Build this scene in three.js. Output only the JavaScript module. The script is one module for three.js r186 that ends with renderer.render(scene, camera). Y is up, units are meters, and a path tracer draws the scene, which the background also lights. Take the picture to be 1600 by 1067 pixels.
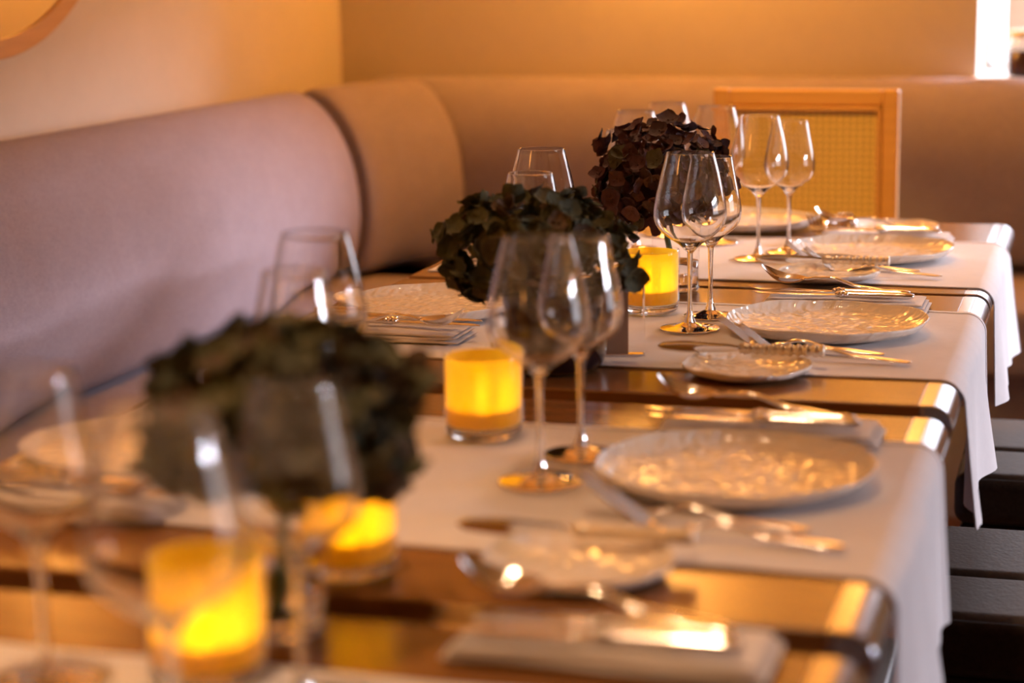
import * as THREE from 'three';
import { RoundedBoxGeometry } from 'three/addons/geometries/RoundedBoxGeometry.js';
import { mergeGeometries, mergeVertices, toCreasedNormals } from 'three/addons/utils/BufferGeometryUtils.js';
import { RectAreaLightUniformsLib } from 'three/addons/lights/RectAreaLightUniformsLib.js';

// ---------------------------------------------------------------- camera, sky, large lights, exposure
const scene = new THREE.Scene();
const renderer = new THREE.WebGLRenderer({ antialias: true });
renderer.toneMapping = THREE.LinearToneMapping;
renderer.toneMappingExposure = 0.67;
renderer.shadowMap.enabled = true;
RectAreaLightUniformsLib.init();

const camera = new THREE.PerspectiveCamera(2 * Math.atan(533.5 / 3160.7) * 180 / Math.PI, 1600 / 1067, 0.05, 60);
camera.position.set(0, 1.2262, 0);
camera.up.set(-0.0395043, 0.9825218, -0.1819075);
camera.lookAt(-0.2745685, 1.2262 - 0.1857155, -0.9434627);
camera.focus = 2.72;                       // the pair of glasses beside the red hydrangea
camera.userData.fStop = 2.85;

scene.background = new THREE.Color().setRGB(5.2, 5.4, 6.0);   // overcast daylight outside the windows

function areaLight(name, color, intensity, w, h, pos, target) {
  const l = new THREE.RectAreaLight(color, intensity, w, h);
  l.name = name; l.position.set(...pos); l.lookAt(...target); l.castShadow = true; scene.add(l);
  return l;
}
const DAY = new THREE.Color().setRGB(0.95, 0.93, 1.08);
// daylight: bands of bright sky seen under the low lintels of the right-hand window and of the window beside the rear banquette
areaLight('daylight_right', DAY, 180, 1.8, 0.34, [4.6, 1.775, -3.2], [0, 1.775, -3.2]);
areaLight('daylight_rear', DAY, 255, 3.8, 0.56, [2.8, 2.22, -7.2], [2.8, 2.22, 0]);

// ---------------------------------------------------------------- helpers
const rng = (a) => () => { a = (a + 0x6d2b79f5) | 0; let t = Math.imul(a ^ (a >>> 15), 1 | a); t = (t + Math.imul(t ^ (t >>> 7), 61 | t)) ^ t; return ((t ^ (t >>> 14)) >>> 0) / 4294967296; };
const taken = new Map();
function numbered(name) { const n = taken.get(name) ?? 0; taken.set(name, n + 1); return n ? `${name}_${String(n).padStart(3, '0')}` : name; }
function put(m, parent) { m.castShadow = m.receiveShadow = true; (parent ?? scene).add(m); return m; }
function part(name, geo, mat, parent) { const m = new THREE.Mesh(geo, mat); m.name = name; return put(m, parent); }
function thing(name, label, category, pos = [0, 0, 0], turn = 0, group) {
  const o = new THREE.Group(); o.name = numbered(name); o.position.set(...pos); o.rotation.y = turn;
  o.userData = { label, category }; if (group) o.userData.group = group; scene.add(o); return o;
}
function struct(name, geo, mat, label, category) {
  const m = new THREE.Mesh(geo, mat); m.name = numbered(name); m.userData = { kind: 'structure', label, category }; return put(m);
}
function copyOf(o, pos, turn, label) {
  const c = o.clone(); c.name = numbered(o.name.replace(/_\d{3}$/, '')); c.position.set(...pos); c.rotation.y = turn; c.userData = { ...o.userData, label }; scene.add(c); return c;
}
const merge = (list) => mergeGeometries(list.map((g) => g.index ? g.toNonIndexed() : g));
function boxUV(g, s = 1) {                       // uv in metres by the face's main axis
  g = g.index ? g.toNonIndexed() : g;
  const p = g.attributes.position, n = g.attributes.normal, uv = new Float32Array(p.count * 2);
  for (let i = 0; i < p.count; i++) {
    const ax = Math.abs(n.getX(i)), ay = Math.abs(n.getY(i)), az = Math.abs(n.getZ(i));
    const x = p.getX(i), y = p.getY(i), z = p.getZ(i);
    const [u, v] = ay >= ax && ay >= az ? [x, z] : ax >= az ? [z, y] : [x, y];
    uv[2 * i] = u * s; uv[2 * i + 1] = v * s;
  }
  g.setAttribute('uv', new THREE.BufferAttribute(uv, 2)); return g;
}
const box = (x0, x1, y0, y1, z0, z1) => { const g = new THREE.BoxGeometry(x1 - x0, y1 - y0, z1 - z0); g.translate((x0 + x1) / 2, (y0 + y1) / 2, (z0 + z1) / 2); return boxUV(g); };
const rbox = (x0, x1, y0, y1, z0, z1, r = 0.004, s = 3) => { const g = new RoundedBoxGeometry(x1 - x0, y1 - y0, z1 - z0, s, r); g.translate((x0 + x1) / 2, (y0 + y1) / 2, (z0 + z1) / 2); return boxUV(g); };
function gridGeo(nu, nv, f, closeU = false) {    // f(i/nu, j/nv) -> [x, y, z, u, v]
  const pos = [], uv = [], idx = [];
  for (let j = 0; j <= nv; j++) for (let i = 0; i <= nu; i++) { const q = f(i / nu, j / nv); pos.push(q[0], q[1], q[2]); uv.push(q[3] ?? i / nu, q[4] ?? j / nv); }
  for (let j = 0; j < nv; j++) for (let i = 0; i < nu; i++) { const a = j * (nu + 1) + i, b = a + 1, c = a + nu + 1, d = c + 1; idx.push(a, b, d, a, d, c); }
  const g = new THREE.BufferGeometry();
  g.setAttribute('position', new THREE.Float32BufferAttribute(pos, 3)); g.setAttribute('uv', new THREE.Float32BufferAttribute(uv, 2)); g.setIndex(idx); g.computeVertexNormals();
  if (closeU) { const n = g.attributes.normal; for (let j = 0; j <= nv; j++) { const a = j * (nu + 1), b = a + nu; const v = new THREE.Vector3(n.getX(a) + n.getX(b), n.getY(a) + n.getY(b), n.getZ(a) + n.getZ(b)).normalize(); n.setXYZ(a, v.x, v.y, v.z); n.setXYZ(b, v.x, v.y, v.z); } }
  return g;
}
function lathe(profile, seg = 48, wob) {         // profile [r, y]; wob(angle, r, y) -> [r, y]; uv planar in metres
  return gridGeo(seg, profile.length - 1, (u, v) => {
    const [r0, y0] = profile[Math.round(v * (profile.length - 1))], a = -u * Math.PI * 2, [r, y] = wob ? wob(a, r0, y0) : [r0, y0];
    const x = r * Math.cos(a), z = r * Math.sin(a); return [x, y, z, x, z + y];
  }, true);
}
const smooth = (pts, n) => new THREE.CatmullRomCurve3(pts.map(([a, b]) => new THREE.Vector3(a, b, 0)), false, 'centripetal').getPoints(n).map((p) => [p.x, p.y]);
function loft(sections, n = 10, caps = true) {   // sections [x, y, half width z, half thickness y, z centre]
  const rows = sections.slice();
  if (caps) { const a = rows[0], b = rows[rows.length - 1]; rows.unshift([a[0], a[1], 1e-5, 1e-5, a[4]]); rows.push([b[0], b[1], 1e-5, 1e-5, b[4]]); }
  return gridGeo(n, rows.length - 1, (u, v) => {
    const [x, y, w, t, zc = 0] = rows[Math.round(v * (rows.length - 1))], a = u * Math.PI * 2;
    return [x, y + t * Math.sin(a), zc + w * Math.cos(a), x, w * Math.cos(a)];
  }, true);
}
// ---------------------------------------------------------------- computed textures
function noiseField(size, seed, cells) {          // tiling value noise, several octaves: cells [[n, weight]...]
  const out = new Float32Array(size * size); let tot = 0;
  cells.forEach(([n, w], k) => {
    const r = rng(seed + k * 77), ny = Array.isArray(n) ? n[1] : n, nx = Array.isArray(n) ? n[0] : n, v = Float32Array.from({ length: nx * ny }, () => r()); tot += w;
    for (let y = 0; y < size; y++) for (let x = 0; x < size; x++) {
      const fx = x / size * nx, fy = y / size * ny, ix = Math.floor(fx), iy = Math.floor(fy), sx = fx - ix, sy = fy - iy, tx = sx * sx * (3 - 2 * sx), ty = sy * sy * (3 - 2 * sy);
      const g = (a, b) => v[((b % ny) * nx) + (a % nx)];
      out[y * size + x] += w * ((g(ix, iy) * (1 - tx) + g(ix + 1, iy) * tx) * (1 - ty) + (g(ix, iy + 1) * (1 - tx) + g(ix + 1, iy + 1) * tx) * ty);
    }
  });
  return out.map((x) => x / tot);
}
function tex(size, field, metres, colour) {       // colour(v) -> linear [r, g, b] as multiplier; none: grey data
  const d = new Uint8Array(size * size * 4), s = (c) => Math.round(255 * Math.min(1, Math.max(0, c <= 0.0031308 ? 12.92 * c : 1.055 * c ** (1 / 2.4) - 0.055)));
  for (let i = 0; i < size * size; i++) { const c = colour ? colour(field[i]).map(s) : Array(3).fill(Math.round(255 * Math.min(1, Math.max(0, field[i])))); d.set([...c, 255], i * 4); }
  const t = new THREE.DataTexture(d, size, size); t.wrapS = t.wrapT = THREE.RepeatWrapping; t.magFilter = THREE.LinearFilter; t.minFilter = THREE.LinearMipmapLinearFilter;
  if (colour) t.colorSpace = THREE.SRGBColorSpace; t.repeat.set(1 / metres, 1 / metres); t.needsUpdate = true; return t;
}
const mix = (a, b, t) => a.map((x, i) => x + (b[i] - x) * t);
const N = 256;
const plasterF = noiseField(N, 11, [[8, 1], [24, 0.7], [90, 0.6]]);
const fabricF = noiseField(512, 21, [[10, 0.5], [60, 0.6], [[256, 120], 1], [[120, 256], 1]]);
const grainF = noiseField(512, 31, [[[3, 60], 1], [[5, 150], 0.9], [[8, 256], 0.5]]);
const weaveF = Float32Array.from({ length: N * N }, (_, i) => { const x = i % N, y = Math.floor(i / N), u = Math.sin(x / N * Math.PI * 128), v = Math.sin(y / N * Math.PI * 128); return 0.5 + 0.25 * (u * u > v * v ? Math.abs(u) : -Math.abs(v)); });
const hammerF = noiseField(512, 41, [[11, 1], [19, 0.7], [34, 0.15]]);
const leatherF = noiseField(N, 51, [[20, 0.6], [60, 1]]);
const petalF = noiseField(N, 61, [[6, 1], [24, 0.8]]);

const std = (rgb, rough, o = {}) => new THREE.MeshStandardMaterial({ color: new THREE.Color().setRGB(...rgb), roughness: rough, side: THREE.DoubleSide, ...o });
const phys = (rgb, rough, o = {}) => new THREE.MeshPhysicalMaterial({ color: new THREE.Color().setRGB(...rgb), roughness: rough, side: THREE.DoubleSide, ...o });
const M = {
  wall: std([1, 1, 1], 0.9, { map: tex(N, plasterF, 1.1, (v) => mix([0.60, 0.52, 0.43], [0.66, 0.575, 0.48], v)), bumpMap: tex(N, plasterF, 0.5), bumpScale: 0.0008 }),
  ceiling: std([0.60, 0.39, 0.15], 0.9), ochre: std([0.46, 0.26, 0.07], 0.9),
  floor: std([1, 1, 1], 0.4, { map: tex(512, grainF, 0.9, (v) => mix([0.10, 0.035, 0.015], [0.20, 0.075, 0.03], v)) }),
  fabric: phys([1, 1, 1], 0.95, { map: tex(512, fabricF, 0.35, (v) => mix([0.27, 0.22, 0.25], [0.42, 0.355, 0.40], v)), bumpMap: tex(512, fabricF, 0.12), bumpScale: 0.0012, sheen: 0.4, sheenColor: new THREE.Color().setRGB(0.5, 0.45, 0.45), sheenRoughness: 0.6 }),
  gap: std([0.03, 0.02, 0.02], 0.95),
  wood: phys([1, 1, 1], 0.25, { map: tex(512, grainF, 0.55, (v) => mix([0.15, 0.060, 0.016], [0.26, 0.108, 0.030], v)), bumpMap: tex(512, grainF, 0.3), bumpScale: 0.0001 }),
  woodEdge: phys([1, 1, 1], 0.4, { map: tex(512, grainF, 0.4, (v) => mix([0.15, 0.055, 0.016], [0.25, 0.10, 0.032], v)) }),
  chairWood: std([1, 1, 1], 0.45, { map: tex(512, grainF, 0.5, (v) => mix([0.46, 0.21, 0.055], [0.60, 0.28, 0.075], v)) }),
  cane: std([0.80, 0.52, 0.18], 0.6), caneBack: std([0.20, 0.10, 0.03], 0.8),
  steel: std([0.72, 0.72, 0.76], 0.20, { metalness: 1 }), silver: std([0.86, 0.84, 0.82], 0.14, { metalness: 1 }),
  blackMetal: std([0.03, 0.028, 0.026], 0.5, { metalness: 0.6 }),
  linen: std([1, 1, 1], 0.9, { map: tex(N, plasterF, 0.2, (v) => mix([0.70, 0.66, 0.66], [0.76, 0.72, 0.72], v)), bumpMap: tex(N, weaveF, 0.06), bumpScale: 0.0002 }),
  napkin: std([1, 1, 1], 0.92, { map: tex(N, plasterF, 0.15, (v) => mix([0.66, 0.60, 0.57], [0.72, 0.66, 0.63], v)), bumpMap: tex(N, weaveF, 0.06), bumpScale: 0.0002 }),
  plate: phys([0.80, 0.71, 0.61], 0.05, { bumpMap: tex(512, hammerF, 0.12), bumpScale: 0.0034 }),
  glass: phys([1, 1, 1], 0, { transmission: 1, thickness: 0, ior: 1.5 }),
  crystal: phys([1, 1, 1], 0, { transmission: 1, thickness: 0.01, ior: 1.5 }),
  water: phys([1, 1, 1], 0, { transmission: 1, thickness: 0.05, ior: 1.33 }),
  darkGlass: phys([0.010, 0.006, 0.009], 0.08, { clearcoat: 1, clearcoatRoughness: 0.05 }),
  frosted: phys([0.90, 0.60, 0.03], 0.95, { transmission: 0.75, thickness: 0, ior: 1.4 }),
  wax: phys([0.98, 0.90, 0.20], 1, { transmission: 0.5, thickness: 0 }), wick: std([0.02, 0.015, 0.01], 0.9),
  flame: std([1, 0.7, 0.2], 1, { emissive: new THREE.Color().setRGB(1, 0.62, 0.10), emissiveIntensity: 9 }),
  leather: phys([1, 1, 1], 0.46, { map: tex(N, leatherF, 0.2, (v) => mix([0.026, 0.015, 0.009], [0.046, 0.028, 0.017], v)), specularIntensity: 0.45, bumpMap: tex(N, leatherF, 0.2), bumpScale: 0.0003 }),
  bamboo: std([0.78, 0.68, 0.54], 0.28, { metalness: 0.55 }),
  stem: std([0.06, 0.10, 0.025], 0.7),
  leaf: std([0.075, 0.085, 0.030], 0.6),
  card: std([0.46, 0.29, 0.19], 0.8), acrylic: phys([1, 1, 1], 0.02, { transmission: 1, thickness: 0.01, ior: 1.49 }),
  whitePaint: std([0.82, 0.82, 0.82], 0.5), mullion: std([0.62, 0.47, 0.34], 0.6),
  mirror: std([0.80, 0.76, 0.68], 0.06, { metalness: 1 }), brass: std([0.72, 0.42, 0.14], 0.35, { metalness: 0.6 }),
  preserve: std([0.03, 0.006, 0.010], 0.2), lid: std([0.78, 0.77, 0.80], 0.45),
  brightShade: std([1, 0.55, 0.2], 1, { emissive: new THREE.Color().setRGB(1, 0.42, 0.08), emissiveIntensity: 70 }),
  shade: std([1, 0.55, 0.2], 1, { emissive: new THREE.Color().setRGB(1, 0.45, 0.10), emissiveIntensity: 14 }),
  spotLens: std([1, 0.8, 0.6], 1, { emissive: new THREE.Color().setRGB(1, 0.62, 0.30), emissiveIntensity: 12 }),
};
const TABLE = 0.75;

// ---------------------------------------------------------------- the room
const XL = -1.93, XR = 3.0, ZR = -5.05, ZF = 5.0, CEIL = 2.75;
struct('floor', box(XL - 0.1, XR + 0.1, -0.1, 0, ZR - 0.5, ZF + 0.1), M.floor, 'dark red-brown wooden floor under the tables', 'floor');
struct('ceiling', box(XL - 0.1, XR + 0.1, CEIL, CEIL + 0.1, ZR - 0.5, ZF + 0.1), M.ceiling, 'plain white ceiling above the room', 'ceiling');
struct('wall_left', box(XL - 0.1, XL, 0, CEIL, ZR - 0.5, ZF + 0.1), M.wall, 'plain plaster wall behind the long side of the banquette', 'wall');
struct('wall_front', box(XL, XR, 0, CEIL, ZF, ZF + 0.1), M.ochre, 'plain ochre wall facing the rear banquette', 'wall');
const R2 = Math.PI / 2;
const W1 = [-0.289, 1.90, 0.93, 1.6];            // opening of the rear window: x0 x1 y0 y1
struct('wall_rear', merge([box(XL, W1[0], 0, CEIL, ZR - 0.5, ZR), box(W1[0], W1[1], 0, W1[2], ZR - 0.5, ZR), box(W1[0], W1[1], W1[3], CEIL, ZR - 0.5, ZR), box(W1[1], XR, 0, CEIL, ZR - 0.5, ZR)]), M.wall, 'plain plaster wall behind the rear banquette with a window opening', 'wall');
const W2 = [-3.95, -2.40, 0.60, 1.55];           // opening of the right window: z0 z1 y0 y1
struct('wall_right', merge([box(XR, XR + 0.1, 0, CEIL, ZR, W2[0]), box(XR, XR + 0.1, 0, W2[2], W2[0], W2[1]), box(XR, XR + 0.1, W2[3], CEIL, W2[0], W2[1]), box(XR, XR + 0.1, 0, CEIL, W2[1], ZF)]), M.ochre, 'plain ochre wall opposite the long side of the banquette', 'wall');
struct('wall_alcove', box(0.38, XR, 0, CEIL, -3.86, -3.76), M.ochre, 'plain ochre cross wall closing off the window alcove', 'wall');
function windowFrame(name, w, h, label) {
  const o = thing(name, label, 'window'); o.userData.kind = 'structure';
  part('frame', merge([rbox(0, w, 0, 0.012, -0.02, 0.02), rbox(0, w, h - 0.05, h, -0.03, 0.03), rbox(0, 0.008, 0.012, h - 0.05, -0.02, 0.02, 0.002), rbox(w - 0.05, w, 0.05, h - 0.05, -0.03, 0.03)]), M.whitePaint, o);
  return o;
}
{
  const w = W1[1] - W1[0], h = W1[3] - W1[2];
  const o = windowFrame('window_1', w, h, 'bright window beside the end of the rear banquette');
  o.position.set(W1[0], W1[2], ZR - 0.45);
  part('mullion', rbox(0.048, 0.14, 0.012, h - 0.05, -0.035, 0.035), M.mullion, o);
  part('pane', new THREE.PlaneGeometry(0.04, h - 0.06).translate(0.028, (h - 0.038) / 2, 0), M.glass, o);
  part('pane', new THREE.PlaneGeometry(w - 0.19, h - 0.06).translate(0.14 + (w - 0.19) / 2, (h - 0.038) / 2, 0), M.glass, o);
}
{
  const w = W2[1] - W2[0], h = W2[3] - W2[2], o = windowFrame('window_2', w, h, 'low wide window in the right wall');
  o.position.set(XR + 0.05, W2[2], W2[1]); o.rotation.y = R2;
  part('pane', new THREE.PlaneGeometry(w - 0.08, h - 0.1).translate(w / 2 - 0.01, h / 2, 0), M.glass, o);
}
struct('trim_1', rbox(W1[0] - 0.01, W1[1] + 0.01, 0.90, 0.932, ZR - 0.48, ZR + 0.03), M.whitePaint, 'white window sill behind the rear banquette', 'sill');

// ---------------------------------------------------------------- banquette
{
  const o = thing('banquette', 'mauve-grey upholstered corner banquette along left and rear walls', 'banquette');
  // profile of the backrest: [offset into the room from the seat line, height]
  const prof = smooth([[-0.20, 0.497], [-0.05, 0.497], [-0.010, 0.502], [0.006, 0.520], [0.028, 0.60], [0.032, 0.68], [0.012, 0.79], [-0.035, 0.88], [-0.085, 0.925], [-0.125, 0.935], [-0.165, 0.92], [-0.195, 0.875], [-0.20, 0.70], [-0.20, 0.497]], 60);
  const cx = -0.085, cy = 0.70;
  function backrest(path) {                     // path [x, z]; its room side lies to the right of travel when seen from above
    const pts = path.map(([x, z]) => new THREE.Vector3(x, 0, z)), c = new THREE.CatmullRomCurve3(pts, false, 'centripetal'), L = c.getLength(), n = Math.max(12, Math.round(L / 0.06)) + 8;
    const ts = [0, 0, 0.004 / L, 0.012 / L, 0.03 / L]; for (let i = 1; i < n; i++) ts.push(0.05 / L + (1 - 0.1 / L) * i / n); ts.push(1 - 0.03 / L, 1 - 0.012 / L, 1 - 0.004 / L, 1, 1);
    const k = [0.02, 0.90, 0.94, 0.975, 0.995], sc = ts.map((_, i) => k[i] ?? k[ts.length - 1 - i] ?? 1);
    return gridGeo(prof.length - 1, ts.length - 1, (u, v) => {
      const i = Math.round(v * (ts.length - 1)), t = ts[i], p = c.getPointAt(t), d = c.getTangentAt(t), nx = -d.z, nz = d.x, [a0, h0] = prof[Math.round(u * (prof.length - 1))];
      const a = cx + (a0 - cx) * sc[i], h = cy + (h0 - cy) * sc[i]; return [p.x + nx * a, h, p.z + nz * a, t * L, u * 1.6];
    }, true);
  }
  part('backrest', backrest([[-1.655, 1.2], [-1.655, -1], [-1.655, -3], [-1.655, -4.36]]), M.fabric, o);
  part('backrest', backrest([[-1.655, -4.425], [-1.632, -4.55], [-1.592, -4.66], [-1.535, -4.80]]), M.fabric, o);
  part('backrest', backrest([[-1.80, -4.835], [-1.2, -4.835], [0, -4.835], [1.3, -4.835]]), M.fabric, o);
  part('seat', rbox(-1.90, -1.08, 0.33, 0.485, -4.75, 1.2, 0.03, 4), M.fabric, o);
  part('seat', rbox(-1.75, 1.3, 0.33, 0.485, -5.0, -4.33, 0.03, 4), M.fabric, o);
  part('plinth', merge([box(-1.92, -1.16, 0, 0.33, -4.9, 1.15), box(-1.92, 1.3, 0, 0.33, -5.04, -4.42)]), M.fabric, o);
}
// round mirror on the left wall
{
  const R = 0.60, c = [XL, 1.66, -3.25], o = thing('round_mirror', 'large round mirror with thin honey-coloured rim on left wall', 'mirror', c);
  const disc = new THREE.CylinderGeometry(R - 0.025, R - 0.025, 0.012, 96).rotateZ(Math.PI / 2).translate(0.012, 0, 0);
  part('glass_disc', disc, M.mirror, o);
  const ring = new THREE.Shape(); ring.absarc(0, 0, R, 0, Math.PI * 2, false); const hole = new THREE.Path(); hole.absarc(0, 0, R - 0.033, 0, Math.PI * 2, true); ring.holes.push(hole);
  part('rim', boxUV(new THREE.ExtrudeGeometry(ring, { depth: 0.018, bevelEnabled: true, bevelSize: 0.002, bevelThickness: 0.002, bevelSegments: 2, curveSegments: 120 }).rotateY(Math.PI / 2).translate(0.003, 0, 0)), M.chairWood, o);
}

// ---------------------------------------------------------------- wall lamp over the rear banquette (above the frame)
function wallLamp(pos, turn, label, cd, shade = M.shade) {
  const o = thing('wall_lamp', label, 'lamp', pos, turn, 'amber wall lamps');
  part('back_plate', rbox(-0.06, 0.06, -0.12, 0.12, 0, 0.015), M.brass, o);
  part('arm', new THREE.CylinderGeometry(0.008, 0.008, 0.03, 12).rotateX(Math.PI / 2).translate(0, 0, 0.018), M.brass, o);
  part('lamp_shade', lathe(smooth([[0.002, -0.12], [0.05, -0.115], [0.075, -0.09], [0.08, 0], [0.075, 0.09], [0.05, 0.115], [0.002, 0.12]], 24), 40).translate(0, 0, 0.10), shade, o);
  const l = new THREE.PointLight(new THREE.Color().setRGB(1, 0.36, 0.024), cd); l.name = 'lamp_glow'; l.position.set(0, 0, 0.10); l.shadow.radius = 3.5; l.castShadow = true; o.add(l);
}
wallLamp([-1.02, 1.60, ZR], 0, 'amber wall lamp on the rear wall near the corner', 1.3, M.brightShade);
wallLamp([-0.45, 1.72, ZR], 0, 'amber wall lamp on the rear wall above the cane chair', 1.2);
wallLamp([XL, 1.75, -1.15], Math.PI / 2, 'amber wall lamp on the left wall beside the front tables', 1.5);
wallLamp([XL, 1.75, 1.70], Math.PI / 2, 'amber wall lamp on the left wall near the front wall', 1.0);
// small recessed ceiling spots over the tables
function ceilingSpot(x, z, label, aim = [x, 0, z], cd = 3.3, cone = 0.5, tone = [1, 0.60, 0.32]) {
  const o = thing('ceiling_spot', label, 'lamp', [x, CEIL, z], 0, 'recessed ceiling spots over the tables');
  part('ring', new THREE.TorusGeometry(0.045, 0.008, 10, 36).rotateX(Math.PI / 2).translate(0, -0.004, 0), M.steel, o);
  part('lamp_lens', new THREE.CylinderGeometry(0.038, 0.038, 0.006, 32).translate(0, -0.004, 0), M.spotLens, o);
  const l = new THREE.SpotLight(new THREE.Color().setRGB(...tone), cd, 0, cone, 0.9); l.name = 'spot_glow'; l.position.set(0, -0.02, 0); l.target.position.set(aim[0] - x, aim[1] - CEIL, aim[2] - z); l.shadow.radius = 1.8; l.castShadow = true; o.add(l); o.add(l.target);
}
ceilingSpot(-0.58, -3.35, 'small recessed ceiling spot above the rear table', undefined, 7);
ceilingSpot(-0.58, -2.52, 'small recessed ceiling spot above the table with red hydrangea');
ceilingSpot(-0.58, -1.75, 'small recessed ceiling spot above the two-candle table', undefined, 2.2);
ceilingSpot(-0.58, -0.98, 'small recessed ceiling spot above the table with water vase', undefined, 12);
ceilingSpot(-0.30, -2.05, 'small tilted ceiling spot aimed at the cane chair', [-0.57, 0.80, -4.1], 46, 0.15, [1, 0.56, 0.09]);

// ---------------------------------------------------------------- tables
const T = {
  1: { z0: -0.62, z1: -1.340, run: [-0.76, -1.22], d: 'table with water vase' },
  2: { z0: -1.394, z1: -2.100, run: [-1.52, -1.975], d: 'two-candle table' },
  3: { z0: -2.156, z1: -2.885, run: [-2.285, -2.745], d: 'table with red hydrangea' },
  4: { z0: -2.905, z1: -3.690, run: [-2.953, -3.425], d: 'rear table' },
};
const TX0 = -1.01, TX1 = -0.172, NOSE = 0.021;
for (const k of [1, 2, 3, 4]) {
  const { z0, z1, d } = T[k], c = (z0 + z1) / 2;
  const o = thing('dining_table', { 1: 'brown wooden table carrying the clear water vase and olive hydrangea', 2: 'brown wooden table carrying two candles and no flowers', 3: 'brown wooden table carrying the dark red hydrangea', 4: 'brown wooden table at the rear, in front of the cane chair' }[k], 'table', [0, 0, 0], 0, 'row of wooden tables');
  const top = part('tabletop', rbox(TX0, TX1, TABLE - 0.032, TABLE, z1, z0, 0.003, 2), M.wood, o);
  part('apron', box(TX0 + 0.05, TX1 - 0.03, TABLE - 0.062, TABLE - 0.032, z1 + 0.02, z0 - 0.012), M.woodEdge, o);
  // rounded steel nosing on the aisle end
  const s = new THREE.Shape(); s.moveTo(0, 0.021); s.lineTo(0.012, 0.021); s.absarc(0.012, 0, 0.021, Math.PI / 2, -Math.PI / 2, true); s.lineTo(0, -0.021);
  const nose = new THREE.ExtrudeGeometry(s, { depth: z0 - z1 - 0.004, bevelEnabled: true, bevelSize: 0.0015, bevelThickness: 0.0015, bevelSegments: 2, curveSegments: 20 });
  nose.translate(TX1, TABLE - 0.0225, z1 + 0.002);
  part('steel_nosing', nose, M.steel, top).userData.label = 'rounded brushed steel end nosing';
  const ped = part('pedestal', new THREE.CylinderGeometry(0.035, 0.035, 0.66, 24).translate(-0.58, 0.36, c), M.blackMetal, o);
  part('foot_plate', rbox(-0.86, -0.30, 0, 0.03, c - 0.2, c + 0.2, 0.01), M.blackMetal, ped);
}
// ---------------------------------------------------------------- table runners
const HANG = 0.575;
function runner(k, seed) {
  const { run: [za, zb], d } = T[k], r = rng(seed), ph = [r() * 6, r() * 6, r() * 6];
  // path over the table: [x, y, nx, ny]
  const X0 = TX0 + 0.015, XE = TX1 + 0.012, cyy = TABLE - 0.0225, rad = 0.0231, path = [];
  for (let i = 0; i <= 40; i++) path.push([X0 + (XE - X0) * i / 40, TABLE + 0.0006, 0, 1]);
  for (let i = 1; i <= 10; i++) { const a = Math.PI / 2 * (1 - i / 10); path.push([XE + rad * Math.cos(a), cyy + rad * Math.sin(a), Math.cos(a), Math.sin(a)]); }
  for (let i = 1; i <= 16; i++) path.push([XE + rad, cyy - (cyy - HANG) * i / 16, 1, 0]);
  const n = path.length - 1; let len = 0; const s = path.map((p, i) => (len += i ? Math.hypot(p[0] - path[i - 1][0], p[1] - path[i - 1][1]) : 0));
  const at = (i, v, lift) => {
    const p = path[i], z = za + (zb - za) * v, hang = Math.max(0, i - 46) / (n - 46);
    const fold = hang ** 1.2 * (0.012 + 0.010 * Math.sin(v * 9 + ph[0]) + 0.006 * Math.sin(v * 21 + ph[1]));
    const wave = i <= 40 ? 0.0011 * (0.5 + 0.5 * Math.sin(p[0] * 31 + ph[2] + v * 3)) * (0.5 + 0.5 * Math.sin(v * 17 + p[0] * 9 + ph[1])) : 0;
    const zj = 0.0025 * Math.sin(p[0] * 22 + ph[0]) * (v < 0.5 ? 1 : -1) * Math.abs(v - 0.5) * 2;
    return [p[0] + p[2] * lift + fold, p[1] + p[3] * lift + wave, z + zj - hang * 0.03 * (v - 0.5) * Math.sign(zb - za), s[i], v * Math.abs(zb - za)];
  };
  const sheet = (v0, v1, l0, l1, nv) => merge([gridGeo(n, nv, (u, v) => at(Math.round(u * n), v0 + (v1 - v0) * v, l1)), gridGeo(n, nv, (u, v) => at(Math.round(u * n), v1 - (v1 - v0) * v, l0)),
    gridGeo(n, 1, (u, v) => at(Math.round(u * n), v0, v ? l1 : l0)), gridGeo(n, 1, (u, v) => at(Math.round(u * n), v1, v ? l0 : l1)), gridGeo(1, nv, (u, v) => at(n, v0 + (v1 - v0) * v, u ? l0 : l1))]);
  const o = thing('table_runner', `white linen runner draped across the ${d}`, 'table runner', [0, 0, 0], 0, 'white linen table runners');
  part('cloth', sheet(0, 1, 0, 0.0008, 30), M.linen, o);
  part('hem', sheet(0, 0.025, 0.0008, 0.0018, 2), M.linen, o);
  part('hem', sheet(0.975, 1, 0.0008, 0.0018, 2), M.linen, o);
}
for (const k of [1, 2, 3, 4]) runner(k, 100 + k);
const CLOTH = TABLE + 0.0034;

// ---------------------------------------------------------------- crockery
function plateGeo(R, rim, seed) {
  const r = rng(seed), a1 = r() * 6, a2 = r() * 6;
  const top = smooth([[0.0008, 0.0062], [R * 0.45, 0.0058], [R * 0.74, 0.0066], [R * 0.87, 0.0088], [R * 0.955, rim * 0.78], [R * 0.992, rim], [R, rim - 0.0012], [R * 0.985, rim - 0.0045], [R * 0.90, 0.0052], [R * 0.72, 0.0012], [R * 0.60, 0.0002], [0.0008, 0.0006]], 60);
  return lathe(top, 96, (a, rr, y) => { const k = rr / R, w = 1 + (0.010 * Math.sin(2 * a + a1) + 0.006 * Math.sin(3 * a + a2) + 0.003 * Math.sin(7 * a + a1)) * k; return [rr * w, y + (y > 0.008 ? 0.0012 * Math.sin(3 * a + a2) * k + 0.0007 * Math.sin(8 * a) * k : 0)]; });
}
const dinnerG = plateGeo(0.128, 0.019, 5), sideG = plateGeo(0.0755, 0.014, 9);
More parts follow.
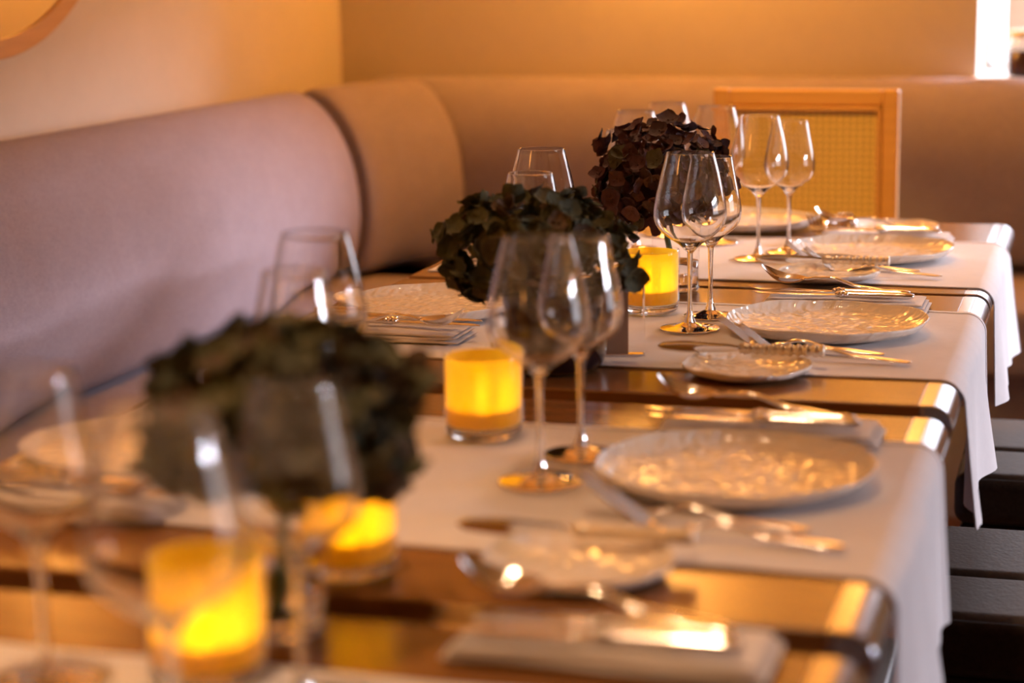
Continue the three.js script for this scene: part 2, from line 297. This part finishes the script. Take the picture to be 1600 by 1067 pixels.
function plate(name, geo, pos, turn, label, category, group) { const m = part(numbered(name), geo, M.plate); m.position.set(...pos); m.rotation.y = turn; m.userData = { label, category, group }; return m; }

// ---------------------------------------------------------------- cutlery: x runs from the handle end to the tip, length about 0.2
const lin = (a, b, n, f) => Array.from({ length: n + 1 }, (_, i) => f(a + (b - a) * i / n));
const interp = (tab, x) => { for (let i = 1; i < tab.length; i++) if (x <= tab[i][0]) { const t = (x - tab[i - 1][0]) / (tab[i][0] - tab[i - 1][0]), s = t * t * (3 - 2 * t); return tab[i - 1][1] + (tab[i][1] - tab[i - 1][1]) * s; } return tab[tab.length - 1][1]; };
const forkY = [[0, 0.003], [0.06, 0.006], [0.105, 0.0135], [0.128, 0.009], [0.150, 0.0028]];
const forkYf = (x) => { const t = x - 0.150; return t <= 0 ? interp(forkY, x) : 0.0028 + 0.74 * t - 0.0059 * (1 - Math.exp(-t / 0.008)); };
const handleW = [[0, 0.0045], [0.01, 0.0095], [0.03, 0.0085], [0.09, 0.0038], [0.12, 0.0032]];
const handleT = [[0, 0.0012], [0.02, 0.0018], [0.08, 0.0023], [0.12, 0.0020]];
const forkHandleG = loft(lin(0, 0.122, 26, (x) => [x, interp(forkY, x), interp(handleW, x), interp(handleT, x)]), 12);
const collarG = (x, y, r) => new THREE.SphereGeometry(r, 12, 8).scale(0.7, 0.75, 1.15).translate(x, y, 0);
const forkHeadG = mergeGeometries([
  loft(lin(0.118, 0.164, 12, (x) => [x, forkYf(x), interp([[0.118, 0.0032], [0.135, 0.0085], [0.15, 0.0122], [0.164, 0.0126]], x), 0.0014]), 12),
  ...[-1.5, -0.5, 0.5, 1.5].map((k) => loft(lin(0.160, 0.206, 12, (x) => [x, forkYf(x), interp([[0.16, 0.0027], [0.195, 0.0024], [0.206, 0.0012]], x), 0.0010, k * 0.0068]), 8)),
]);
const spoonY = [[0, 0.003], [0.06, 0.006], [0.105, 0.0145], [0.125, 0.0125], [0.14, 0.0095], [0.206, 0.023]];
const bowlG = (() => {
  const half = 0.033, wd = 0.0205, x0 = 0.171, f = (u, v, low) => {
    const r = v, a = u * Math.PI * 2, ex = Math.cos(a) * r, ez = Math.sin(a) * r, x = x0 + ex * half * (ex < 0 ? 1.0 : 1.0), z = ez * wd * (1 - 0.12 * ex);
    const base = 0.0115 + (ex > 0 ? 0.0095 * ex * ex + 0.003 * ex : 0.001 * ex); return [x, base - 0.0088 * (1 - r * r) - (low ? 0.0014 * (1 - r ** 6) : 0), z, x, z];
  };
  return mergeGeometries([gridGeo(28, 10, (u, v) => f(u, v, 0)), gridGeo(28, 10, (u, v) => f(1 - u, v, 1))]);
})();
const spoonHandleG = loft(lin(0, 0.142, 28, (x) => [x, interp(spoonY, x), interp([[0, 0.0045], [0.01, 0.0095], [0.03, 0.0085], [0.09, 0.0038], [0.142, 0.0036]], x), interp(handleT, x)]), 12);
const knifeHandleG = loft(lin(0, 0.092, 24, (x) => [x, 0.0052, interp([[0, 0.0055], [0.008, 0.0078], [0.03, 0.0072], [0.092, 0.0058]], x), interp([[0, 0.003], [0.01, 0.0048], [0.092, 0.0042]], x)]), 14);
const knifeCollarG = mergeGeometries([0.090, 0.096, 0.1015].map((x, i) => collarG(x, 0.0054, [0.0066, 0.0074, 0.0056][i])));
const knifeBladeG = loft(lin(0.100, 0.218, 20, (x) => [x, 0.0048, interp([[0.1, 0.0042], [0.115, 0.0085], [0.17, 0.0098], [0.205, 0.0072], [0.218, 0.0012]], x), 0.0009, interp([[0.1, 0], [0.2, 0.0012], [0.218, 0.006]], x)]), 10);
const ribG = lathe((() => { const p = [[0.0004, 0], [0.006, 0.0008]]; for (let i = 0; i <= 60; i++) { const t = i / 60; p.push([0.0068 - 0.0012 * t + 0.0011 * Math.cos(t * Math.PI * 2 * 9), 0.002 + 0.088 * t]); } p.push([0.0065, 0.092], [0.0075, 0.0945], [0.0055, 0.0965], [0.0065, 0.099], [0.0028, 0.102], [0.0004, 0.102]); return p; })(), 20).rotateZ(-Math.PI / 2).translate(0, 0.0075, 0);
const butterBladeG = loft(lin(0.098, 0.198, 18, (x) => [x, 0.0072, 0.0008, interp([[0.098, 0.0030], [0.115, 0.0055], [0.165, 0.0075], [0.19, 0.0055], [0.198, 0.0010]], x)]), 10);
const protos = {};
function cutlery(kind, pos, turn, label, tilt = 0) {
  const specs = {
    fork: ['dinner fork', [['handle', forkHandleG], ['tines', forkHeadG]], 'forks'],
    spoon: ['table_spoon', [['handle', spoonHandleG], ['bowl', bowlG]], 'spoons'],
    knife: ['dinner knife', [['handle', knifeHandleG], ['collar', knifeCollarG], ['blade', knifeBladeG]], 'knives'],
    butter: ['butter knife', [['ribbed_handle', ribG, 'bamboo'], ['blade', butterBladeG]], 'butter knives'],
  }[kind];
  const o = thing(specs[0].replace(' ', '_'), label, { fork: 'fork', spoon: 'spoon', knife: 'knife', butter: 'butter knife' }[kind], pos, turn, specs[2] + ' of the place settings');
  for (const [n, g, m] of specs[1]) part(n, g, M[m ?? 'silver'], o);
  o.rotation.order = 'YXZ'; o.rotation.z = tilt;
}
// ---------------------------------------------------------------- napkins: a linen square folded into a long packet, open end showing the layers
const napkinG = (() => {
  const L = 0.225, W = 0.086, layers = [];
  for (let k = 0; k < 3; k++) {
    const y0 = 0.0002 + k * 0.0040, w = W - k * 0.003;
    layers.push(gridGeo(36, 30, (u, v) => {
      const a = u * Math.PI * 2, ex = Math.sign(Math.cos(a)) * Math.abs(Math.cos(a)) ** 0.18, ey = Math.sign(Math.sin(a)) * Math.abs(Math.sin(a)) ** 0.5, x = (v - 0.5) * (L - k * 0.007);
      const puff = 1 + 0.25 * Math.sin(x * 40 + k), e = v < 0.001 || v > 0.999 ? 0.2 : 1;
      return [x, y0 + 0.0021 + ey * 0.0021 * e * (ey > 0 ? puff : 1) + 0.0012 * Math.sin(x * 25 + k * 2) ** 2, ex * w / 2 + 0.0015 * Math.sin(x * 30 + k), x, ex * w / 2 + ey * 0.004];
    }, true));
  }
  return layers;
})();
function napkin(pos, turn, label) {
  const o = thing('napkin', label, 'napkin', pos, turn, 'folded linen napkins');
  napkinG.forEach((g) => part('fold', g, M.napkin, o));
}
// ---------------------------------------------------------------- one place setting; local axes: diner looks along -z, fork hand at -x
function setting({ at: [px, pz], turn, where, who, side, has }) {
  const c = Math.cos(turn), s = Math.sin(turn), W = (x, y, z) => [px + x * c + z * s, y, pz - x * s + z * c];
  const on = `${who}, ${where}`;
  if (has.includes('P')) plate('dinner_plate', dinnerG, W(0, CLOTH, 0), turn + px * 7, `cream hammered dinner plate, ${on}`, 'plate', 'cream dinner plates');
  const sp = side ?? [-0.285, -0.055], spy = TABLE + (has.includes('w') ? 0.0004 : 0.004);
  if (has.includes('S')) plate('side_plate', sideG, W(sp[0], spy, sp[1]), turn + pz, `small cream side plate, ${on}`, 'plate', 'cream side plates');
  // cutlery points forward (-z): its own x axis turns to local -z with +90 degrees
  const fwd = turn + Math.PI / 2;
  if (has.includes('B')) cutlery('butter', W(sp[0] + 0.046, spy + 0.0145, sp[1] + 0.085), fwd + 0.03, `ribbed butter knife across side plate, ${on}`);
  if (has.includes('F')) {
    cutlery('fork', W(-0.158, CLOTH, 0.09), fwd - 0.10, `silver fork nearest the dinner plate, ${on}`);
    cutlery('fork', W(-0.200, CLOTH, 0.125), fwd - 0.06, `silver fork farther from the dinner plate, ${on}`);
  }
  if (has.includes('N')) {
    napkin(W(0.186, CLOTH - 0.0005, 0.002), turn + Math.PI / 2, `folded linen napkin under knives, ${on}`);
    const ny = CLOTH + 0.0155;
    cutlery('knife', W(0.165, ny, 0.095), fwd + 0.03, `silver knife nearest the dinner plate, on napkin, ${on}`);
    cutlery('knife', W(0.186, ny, 0.088), fwd - 0.02, `silver knife between knife and spoon on napkin, ${on}`);
    cutlery('spoon', W(0.204, ny - 0.001, 0.080), fwd - 0.13, `silver spoon outermost on napkin, ${on}`, 0.05);
  }
}
const R90 = Math.PI / 2;
setting({ at: [-0.308, -1.785], turn: R90, where: T[2].d, who: 'aisle side', side: [-0.30, -0.072], has: 'PSwBFN' });
setting({ at: [-0.325, -2.560], turn: R90, where: T[3].d, who: 'aisle side', side: [-0.282, -0.056], has: 'PSwBFN' });
setting({ at: [-0.340, -3.225], turn: R90, where: T[4].d, who: 'aisle side', side: [-0.245, -0.036], has: 'PSBFN' });
setting({ at: [-0.868, -1.735], turn: -R90, where: T[2].d, who: 'banquette side', has: 'PN' });
setting({ at: [-0.868, -2.590], turn: -R90, where: T[3].d, who: 'banquette side', has: 'PN' });
setting({ at: [-0.868, -3.230], turn: -R90, where: T[4].d, who: 'banquette side', has: 'PN' });
setting({ at: [-0.600, -3.550], turn: Math.PI, where: T[4].d, who: 'cane chair end', side: [-0.265, -0.0], has: 'PSFw' });
setting({ at: [-0.310, -1.115], turn: R90, where: T[1].d, who: 'aisle side', has: 'N' });

// ---------------------------------------------------------------- wine glasses
function glassGeos(H, rim, max, foot) {
  const yb = H * 0.462, ym = H * 0.625;
  const outer = smooth([[0.0040, yb - 0.006], [max * 0.28, yb + 0.0040], [max * 0.62, yb + 0.0150], [max * 0.86, ym - 0.0115], [max * 0.965, ym - 0.0030], [max, ym + 0.0085], [max * 0.965, ym + 0.023], [max * 0.83, ym + (H - ym) * 0.62], [rim, H]], 44);
  const inner = outer.slice().reverse().map(([r, y], i, a) => { const t = i / (a.length - 1); return [r - 0.0009 - 0.0005 * t, y + (i ? 0.0005 + 0.0038 * Math.max(0, t - 0.8) * 5 : 0)]; }).filter(([r]) => r > 0.003);
  const bowl = lathe([...outer, [rim - 0.0004, H + 0.0004], ...inner, [0.0012, inner[inner.length - 1][1] - 0.0004], [0.0002, inner[inner.length - 1][1] - 0.0005]], 56);
  // the three parts share their rings and have no inner faces, so together they are one closed glass body
  const stem = lathe(smooth([outer[0], [0.0034, yb - 0.020], [0.0029, yb - 0.045], [0.0030, 0.034], [0.0042, 0.020], [0.0080, 0.0090]], 30), 56);
  const base = lathe([...smooth([[0.0080, 0.0090], [0.018, 0.0050], [foot * 0.9, 0.0026], [foot, 0.0017], [foot, 0.0009], [foot * 0.95, 0.0004]], 24), [0.0002, 0.0006]], 56);
  return { bowl, stem, base };
}
const redG = glassGeos(0.228, 0.0305, 0.0470, 0.0385), whiteG = glassGeos(0.214, 0.0275, 0.0405, 0.0360);
function wineGlass(kind, x, z, label) {
  const g = kind === 'r' ? redG : whiteG, o = thing('wine_glass', label, 'wine glass', [x, TABLE + 0.0028, z], 0, 'empty wine glasses');
  part('bowl', g.bowl, M.crystal, o); part('stem', g.stem, M.crystal, o); part('foot', g.base, M.crystal, o);
}
const big = 'larger empty wine glass', small = 'smaller empty wine glass';
for (const [k, rx, rz, wx, wz] of [[1, -0.496, -1.00, -0.478, -1.150], [2, -0.481, -1.740, -0.470, -1.850], [3, -0.499, -2.539, -0.490, -2.636], [4, -0.512, -3.165, -0.476, -3.248]]) {
  wineGlass('r', rx, rz, `${big}, aisle side, ${T[k].d}`);
  wineGlass('w', wx, wz, `${small}, aisle side, ${T[k].d}`);
}
for (const [k, rx, rz, wx, wz] of [[2, -0.690, -1.725, -0.656, -1.59], [3, -0.703, -2.565, -0.672, -2.40], [4, -0.727, -3.235, -0.698, -3.03]]) {
  wineGlass('r', rx, rz, `${big}, banquette side, ${T[k].d}`);
  wineGlass('w', wx, wz, `${small}, banquette side, ${T[k].d}`);
}
wineGlass('w', -0.662, -1.150, `${small}, banquette side, ${T[1].d}`);
wineGlass('r', -0.713, -3.420, `empty wine glass left of the cane chair's plate, rear table`);
wineGlass('r', -0.613, -3.340, `empty wine glass in front of the cane chair's plate, rear table`);

// ---------------------------------------------------------------- candles in glass holders
function votive(x, z, label, cd) {
  const o = thing('candle_holder', label, 'candle', [x, TABLE + 0.0028, z], 0, 'lit candles in glass cups');
  const R = 0.0405, H = 0.086;
  part('glass_cup', lathe(smooth([[0.0003, 0.0004], [R * 0.86, 0.0004], [R * 0.97, 0.004], [R, 0.012], [R, 0.05], [R, H - 0.002], [R - 0.001, H], [R - 0.002, H - 0.002]], 36), 56), M.glass, o);
  part('glass_base', lathe([[0.0003, 0.0012], [R * 0.84, 0.0012], [R * 0.93, 0.004], [R * 0.955, 0.009], [R * 0.94, 0.0125], [0.0003, 0.0125]], 56), M.crystal, o);
  part('frosted_liner', lathe(smooth([[R - 0.0050, 0.0135], [R - 0.0026, 0.0150], [R - 0.0022, 0.03], [R - 0.0022, H - 0.004], [R - 0.003, H - 0.003]], 24), 56), M.frosted, o).userData.label = 'amber frosted cup wall lit by the flame';
  const wax = part('wax', lathe([[0.0003, 0.014], [R - 0.0055, 0.014], [R - 0.0045, 0.017], [R - 0.0045, 0.0330], [R - 0.007, 0.0345], [0.012, 0.0335], [0.0003, 0.033]], 40), M.wax, o);
  part('wick', new THREE.CylinderGeometry(0.0007, 0.0008, 0.010, 8).translate(0.004, 0.035, 0.018), M.wick, wax);
  part('flame', lathe(smooth([[0.0002, 0.0365], [0.0036, 0.041], [0.0044, 0.046], [0.003, 0.054], [0.0012, 0.060], [0.0002, 0.064]], 18), 20).translate(0.004, 0.001, 0.018), M.flame, wax);
  const l = new THREE.PointLight(new THREE.Color().setRGB(1, 0.54, 0.05), cd); l.name = 'flame_light'; l.position.set(0.004, 0.048, 0.018); l.shadow.radius = 0.25; l.castShadow = true; o.add(l);
}
votive(-0.577, -2.655, 'lit candle in amber glass cup on the table with the dark red hydrangea', 0.0175);
votive(-0.585, -1.905, 'lit candle in amber glass cup on the runner of the two-candle table', 0.0175);
votive(-0.556, -1.440, 'lit candle in amber glass cup on bare wood of the two-candle table', 0.0175);
votive(-0.562, -1.190, 'lit candle in amber glass cup on the table with the clear water vase', 0.0175);

// ---------------------------------------------------------------- vases and hydrangeas
function clearVase(x, z, R, H, label) {
  const o = thing('glass_vase', label, 'vase', [x, TABLE + 0.001, z], 0, 'clear cylinder vases');
  part('glass_wall', lathe(smooth([[R * 0.5, 0.0006], [R * 0.93, 0.0006], [R, 0.004], [R, 0.04], [R, H - 0.001], [R - 0.0008, H], [R - 0.0018, H - 0.001]], 30), 56), M.glass, o);
  part('glass_base', lathe([[0.0003, 0.001], [R * 0.90, 0.001], [R * 0.965, 0.004], [R * 0.965, 0.013], [0.0003, 0.013]], 56), M.crystal, o);
  part('water', lathe([[0.0003, 0.0135], [R * 0.955, 0.0135], [R * 0.955, H * 0.42], [0.0003, H * 0.42]], 56), M.water, o);
}
clearVase(-0.556, -1.296, 0.036, 0.108, 'clear glass cylinder vase under the blurred olive hydrangea');
clearVase(-0.580, -2.846, 0.034, 0.105, 'clear glass cylinder vase under the dark red hydrangea');
{
  const R = 0.067, H = 0.095, o = thing('dark_vase', 'round dark aubergine glass vase under the olive hydrangea beside card', 'vase', [-0.611, TABLE + 0.001, -2.262]);
  part('body', lathe(smooth([[0.0003, 0.0004], [R * 0.70, 0.0004], [R * 0.90, 0.006], [R * 0.99, 0.022], [R, 0.05], [R, H - 0.003], [R - 0.002, H], [R - 0.005, H - 0.003], [R - 0.006, 0.03], [R * 0.7, 0.012], [0.0003, 0.012]], 60), 64), M.darkGlass, o);
}
// a floret: four rounded, cupped petals
function floretGeo(seed) {
  const r = rng(seed), gs = [];
  for (let k = 0; k < 4; k++) {
    const a = k * Math.PI / 2 + (r() - 0.5) * 0.3, len = 0.0145 * (0.85 + r() * 0.35), wid = len * (0.58 + r() * 0.16), cup = 0.3 + r() * 1.3, tw = (r() - 0.5) * 0.6;
    const g = gridGeo(6, 6, (u, v) => {
      const t = v, w = Math.sin(Math.PI * Math.min(1, 0.06 + t * 0.94) ** 0.75) ** 0.7 * wid * (t > 0.999 ? 0.25 : 1), sx = (u - 0.5) * 2;
      return [t * len, 0.001 + cup * 0.4 * len * t * t + 0.22 * w * sx * sx + tw * sx * w * t * 0.5 + 0.0007 * Math.sin(sx * 5 + t * 7 + k), sx * w, t * 0.05, sx * 0.02];
    });
    g.rotateY(a); gs.push(g);
  }
  gs.push(new THREE.SphereGeometry(0.0016, 6, 5).translate(0, 0.0015, 0));
  return mergeGeometries(gs);
}
const floretGs = [1, 2, 3, 4, 5].map((s) => floretGeo(200 + s));
function petalMats(cols) { return cols.map(([a, b]) => phys([1, 1, 1], 0.75, { map: tex(64, petalF.filter((_, i) => (i % N) < 128 && ((i % N) % 2 === 0) && Math.floor(i / N) < 128 && Math.floor(i / N) % 2 === 0), 0.06, (v) => mix(a, b, v)), transmission: 0.10, thickness: 0 })); }
const redM = petalMats([[[0.030, 0.006, 0.008], [0.075, 0.014, 0.016]], [[0.020, 0.006, 0.007], [0.05, 0.012, 0.012]], [[0.05, 0.020, 0.015], [0.12, 0.04, 0.035]], [[0.03, 0.028, 0.010], [0.07, 0.055, 0.02]]]);
const oliveM = petalMats([[[0.040, 0.040, 0.012], [0.085, 0.080, 0.026]], [[0.026, 0.030, 0.012], [0.06, 0.062, 0.024]], [[0.055, 0.048, 0.02], [0.11, 0.09, 0.035]], [[0.05, 0.026, 0.012], [0.10, 0.055, 0.022]]]);
function hydrangea(label, c, [rx, ry, rz], mats, weights, seed, n, stemTo, droop = 0) {
  const o = thing('hydrangea', label, 'flower', c, 0, 'hydrangea heads in vases'), r = rng(seed), up = new THREE.Vector3(0, 1, 0), q = new THREE.Quaternion();
  const pickM = () => { let t = r(), i = 0; while (t > weights[i] && i < mats.length - 1) { t -= weights[i]; i++; } return mats[i]; };
  part('flower_core', new THREE.IcosahedronGeometry(1, 3).scale(rx * 0.70, ry * 0.66, rz * 0.70), mats[0], o);
  const bumps = [1, 2, 3, 4].map(() => [r() * 6.28, r() * 6.28]);
  for (let i = 0; i < n; i++) {
    const y = 1 - 1.86 * (i + 0.5) / n, a = i * 2.399963 + (r() - 0.5) * 0.5, w = Math.sqrt(1 - y * y), d = new THREE.Vector3(w * Math.cos(a), y, w * Math.sin(a));
    let lump = 1; bumps.forEach(([p1, p2], k) => { lump += 0.085 * Math.sin((k + 2) * a + p1) * Math.cos((k + 1) * y * 2 + p2); });
    const k = lump * (0.86 + r() * 0.24), m = part('floret', floretGs[Math.floor(r() * 5)], pickM(), o);
    m.position.set(d.x * rx * k, d.y * ry * k - (y < 0 ? droop * w * w * 0.3 : 0), d.z * rz * k);
    const nrm = new THREE.Vector3(d.x / rx, d.y / ry, d.z / rz).normalize().addScaledVector(new THREE.Vector3(r() - 0.5, r() - 0.5, r() - 0.5), 1.7).normalize();
    m.quaternion.setFromUnitVectors(up, nrm).multiply(q.setFromAxisAngle(up, r() * 6.28)); m.scale.setScalar(0.72 + r() * 0.40);
  }
  const [sx, sy, sz] = stemTo, curve = new THREE.CatmullRomCurve3([new THREE.Vector3(0, -ry * 0.3, 0), new THREE.Vector3(sx * 0.3, (sy - ry * 0.3) / 2, sz * 0.3), new THREE.Vector3(sx, sy, sz)]);
  part('stem', new THREE.TubeGeometry(curve, 16, 0.0042, 10), M.stem, o);
  for (const s of [-1, 1]) {
    const lf = gridGeo(8, 10, (u, v) => { const w = Math.sin(Math.PI * Math.min(1, v + 0.03)) ** 0.8 * 0.020, x = (u - 0.5) * 2; return [v * 0.062 * s, -ry * 0.62 - v * v * 0.035 + 0.1 * w * x * x, x * w, v * 0.06, x * w]; });
    part('leaf', lf, M.leaf, o);
  }
}
hydrangea('dark burgundy hydrangea head in a clear vase by the rear table', [-0.601, 0.912, -2.85], [0.092, 0.074, 0.088], redM, [0.5, 0.3, 0.1, 0.1], 71, 290, [0.02, -0.135, 0.0]);
hydrangea('olive green hydrangea head spreading over the round dark vase', [-0.625, 0.898, -2.245], [0.102, 0.054, 0.095], oliveM, [0.35, 0.35, 0.15, 0.15], 72, 290, [0.003, -0.125, -0.015], 0.05);
hydrangea('blurred olive brown hydrangea head over the clear water vase', [-0.549, 0.915, -1.300], [0.096, 0.052, 0.088], oliveM, [0.4, 0.3, 0.2, 0.1], 73, 270, [-0.007, -0.145, 0.004], 0.05);

// ---------------------------------------------------------------- card in an acrylic stand
{
  const o = thing('card_stand', 'brown menu card in a clear acrylic stand beside the dark vase', 'card', [-0.548, TABLE + 0.0028, -2.352], 0.25);
  part('acrylic_block', rbox(-0.030, 0.030, 0, 0.092, -0.009, 0.004, 0.003, 3), M.acrylic, o);
  part('card', box(-0.032, 0.010, 0.001, 0.091, 0.0045, 0.0055), M.card, o).userData.label = 'plain brown card';
}
// ---------------------------------------------------------------- cane chair behind the rear table
{
  const x0 = -0.757, x1 = -0.383, zb = -4.10, top = 0.962, o = thing('cane_chair', 'honey wood chair with woven cane back at the end of the rear table', 'chair');
  const fw = 0.034, yb = 0.55;
  part('back_post', rbox(x0, x0 + fw, 0.0, top, zb - 0.02, zb + 0.012, 0.006), M.chairWood, o);
  part('back_post', rbox(x1 - fw, x1, 0.0, top, zb - 0.02, zb + 0.012, 0.006), M.chairWood, o);
  part('top_rail', rbox(x0 + fw - 0.002, x1 - fw + 0.002, top - fw, top - 0.001, zb - 0.019, zb + 0.011, 0.006), M.chairWood, o);
  part('lower_rail', rbox(x0 + fw - 0.002, x1 - fw + 0.002, yb, yb + fw, zb - 0.019, zb + 0.011, 0.006), M.chairWood, o);
  const bx0 = x0 + fw, bx1 = x1 - fw, by0 = yb + fw, by1 = top - fw, b = 0.009;
  part('bead', merge([rbox(bx0, bx1, by1 - b, by1, zb - 0.004, zb + 0.018, 0.003), rbox(bx0, bx1, by0, by0 + b, zb - 0.004, zb + 0.018, 0.003), rbox(bx0, bx0 + b, by0, by1, zb - 0.004, zb + 0.018, 0.003), rbox(bx1 - b, bx1, by0, by1, zb - 0.004, zb + 0.018, 0.003)]), M.chairWood, o);
  const strands = [], W = bx1 - bx0, Hh = by1 - by0, pitch = 0.0135, thin = 0.0019;
  for (let x = pitch / 2; x < W; x += pitch) for (const d of [-thin, thin]) strands.push(box(bx0 + x + d - 0.0009, bx0 + x + d + 0.0009, by0, by1, zb + 0.0015, zb + 0.0029));
  for (let y = pitch / 2; y < Hh; y += pitch) for (const d of [-thin, thin]) strands.push(box(bx0, bx1, by0 + y + d - 0.0009, by0 + y + d + 0.0009, zb + 0.0026, zb + 0.0040));
  const bar = (xa, ya, xb, yb2) => { const l = Math.hypot(xb - xa, yb2 - ya), g = new THREE.BoxGeometry(l, 0.0022, 0.0012); g.rotateZ(Math.atan2(yb2 - ya, xb - xa)); g.translate((xa + xb) / 2, (ya + yb2) / 2, zb + 0.0046); return boxUV(g); };
  for (let c = -Hh; c < W; c += pitch * 1.0) {
    const a = Math.max(0, c), e = Math.min(W, c + Hh); if (e > a) { strands.push(bar(bx0 + a, by0 + a - c, bx0 + e, by0 + e - c)); strands.push(bar(bx0 + a, by1 - (a - c), bx0 + e, by1 - (e - c))); }
  }
  const cn = part('cane_weave', merge(strands), M.cane, o); cn.userData = { kind: 'stuff', label: 'open woven cane panel' };
  part('cane_backing', box(bx0, bx1, by0, by1, zb - 0.004, zb - 0.002), M.caneBack, o);
  part('seat', rbox(x0, x1, 0.43, 0.47, zb - 0.01, zb + 0.38, 0.012), M.cane, o);
  for (const x of [x0 + 0.002, x1 - fw - 0.002]) part('leg', rbox(x, x + fw, 0, 0.43, zb + 0.34, zb + 0.372, 0.006), M.chairWood, o);
}
// ---------------------------------------------------------------- leather stools on the aisle
const stoolCushion = (z0, z1) => rbox(-0.205, 0.205, 0.37, 0.452, z0, z1, 0.022, 5);
function stool(x, z, label) {
  const o = thing('leather_stool', label, 'stool', [x, 0, z], 0, 'dark leather stools on the aisle');
  part('cushion', stoolCushion(-0.205, 0.028), M.leather, o);
  part('cushion', stoolCushion(0.026, 0.205), M.leather, o);
  part('seat_frame', rbox(-0.195, 0.195, 0.32, 0.372, -0.195, 0.195, 0.006), M.blackMetal, o);
  for (const [a, b] of [[-1, -1], [-1, 1], [1, -1], [1, 1]]) part('leg', rbox(a * 0.17 - 0.016, a * 0.17 + 0.016, 0, 0.322, b * 0.17 - 0.016, b * 0.17 + 0.016, 0.004), M.blackMetal, o);
}
stool(0.010, -2.562, 'dark brown leather stool beside the table with the dark red hydrangea');
stool(0.015, -3.245, 'dark brown leather stool beside the rear table before the cane chair');
stool(0.010, -1.85, 'dark brown leather stool beside the two-candle table');

// ---------------------------------------------------------------- jar on the window sill
{
  const o = thing('preserve_jar', 'lidded glass jar of dark preserve on the window sill', 'jar', [-0.168, 0.933, -5.03]);
  const R = 0.051;
  part('glass_body', lathe(smooth([[0.0003, 0.001], [R * 0.9, 0.001], [R, 0.008], [R, 0.06], [R * 0.98, 0.076], [R * 0.86, 0.088], [R * 0.86, 0.096]], 30), 40), M.glass, o);
  part('preserve', lathe([[0.0003, 0.003], [R * 0.9, 0.003], [R * 0.97, 0.01], [R * 0.97, 0.063], [0.0003, 0.063]], 40), M.preserve, o);
  part('lid', lathe([[0.0003, 0.112], [R * 0.86, 0.112], [R * 0.92, 0.109], [R * 0.92, 0.094], [R * 0.88, 0.093]], 40), M.lid, o);
}
renderer.render(scene, camera);
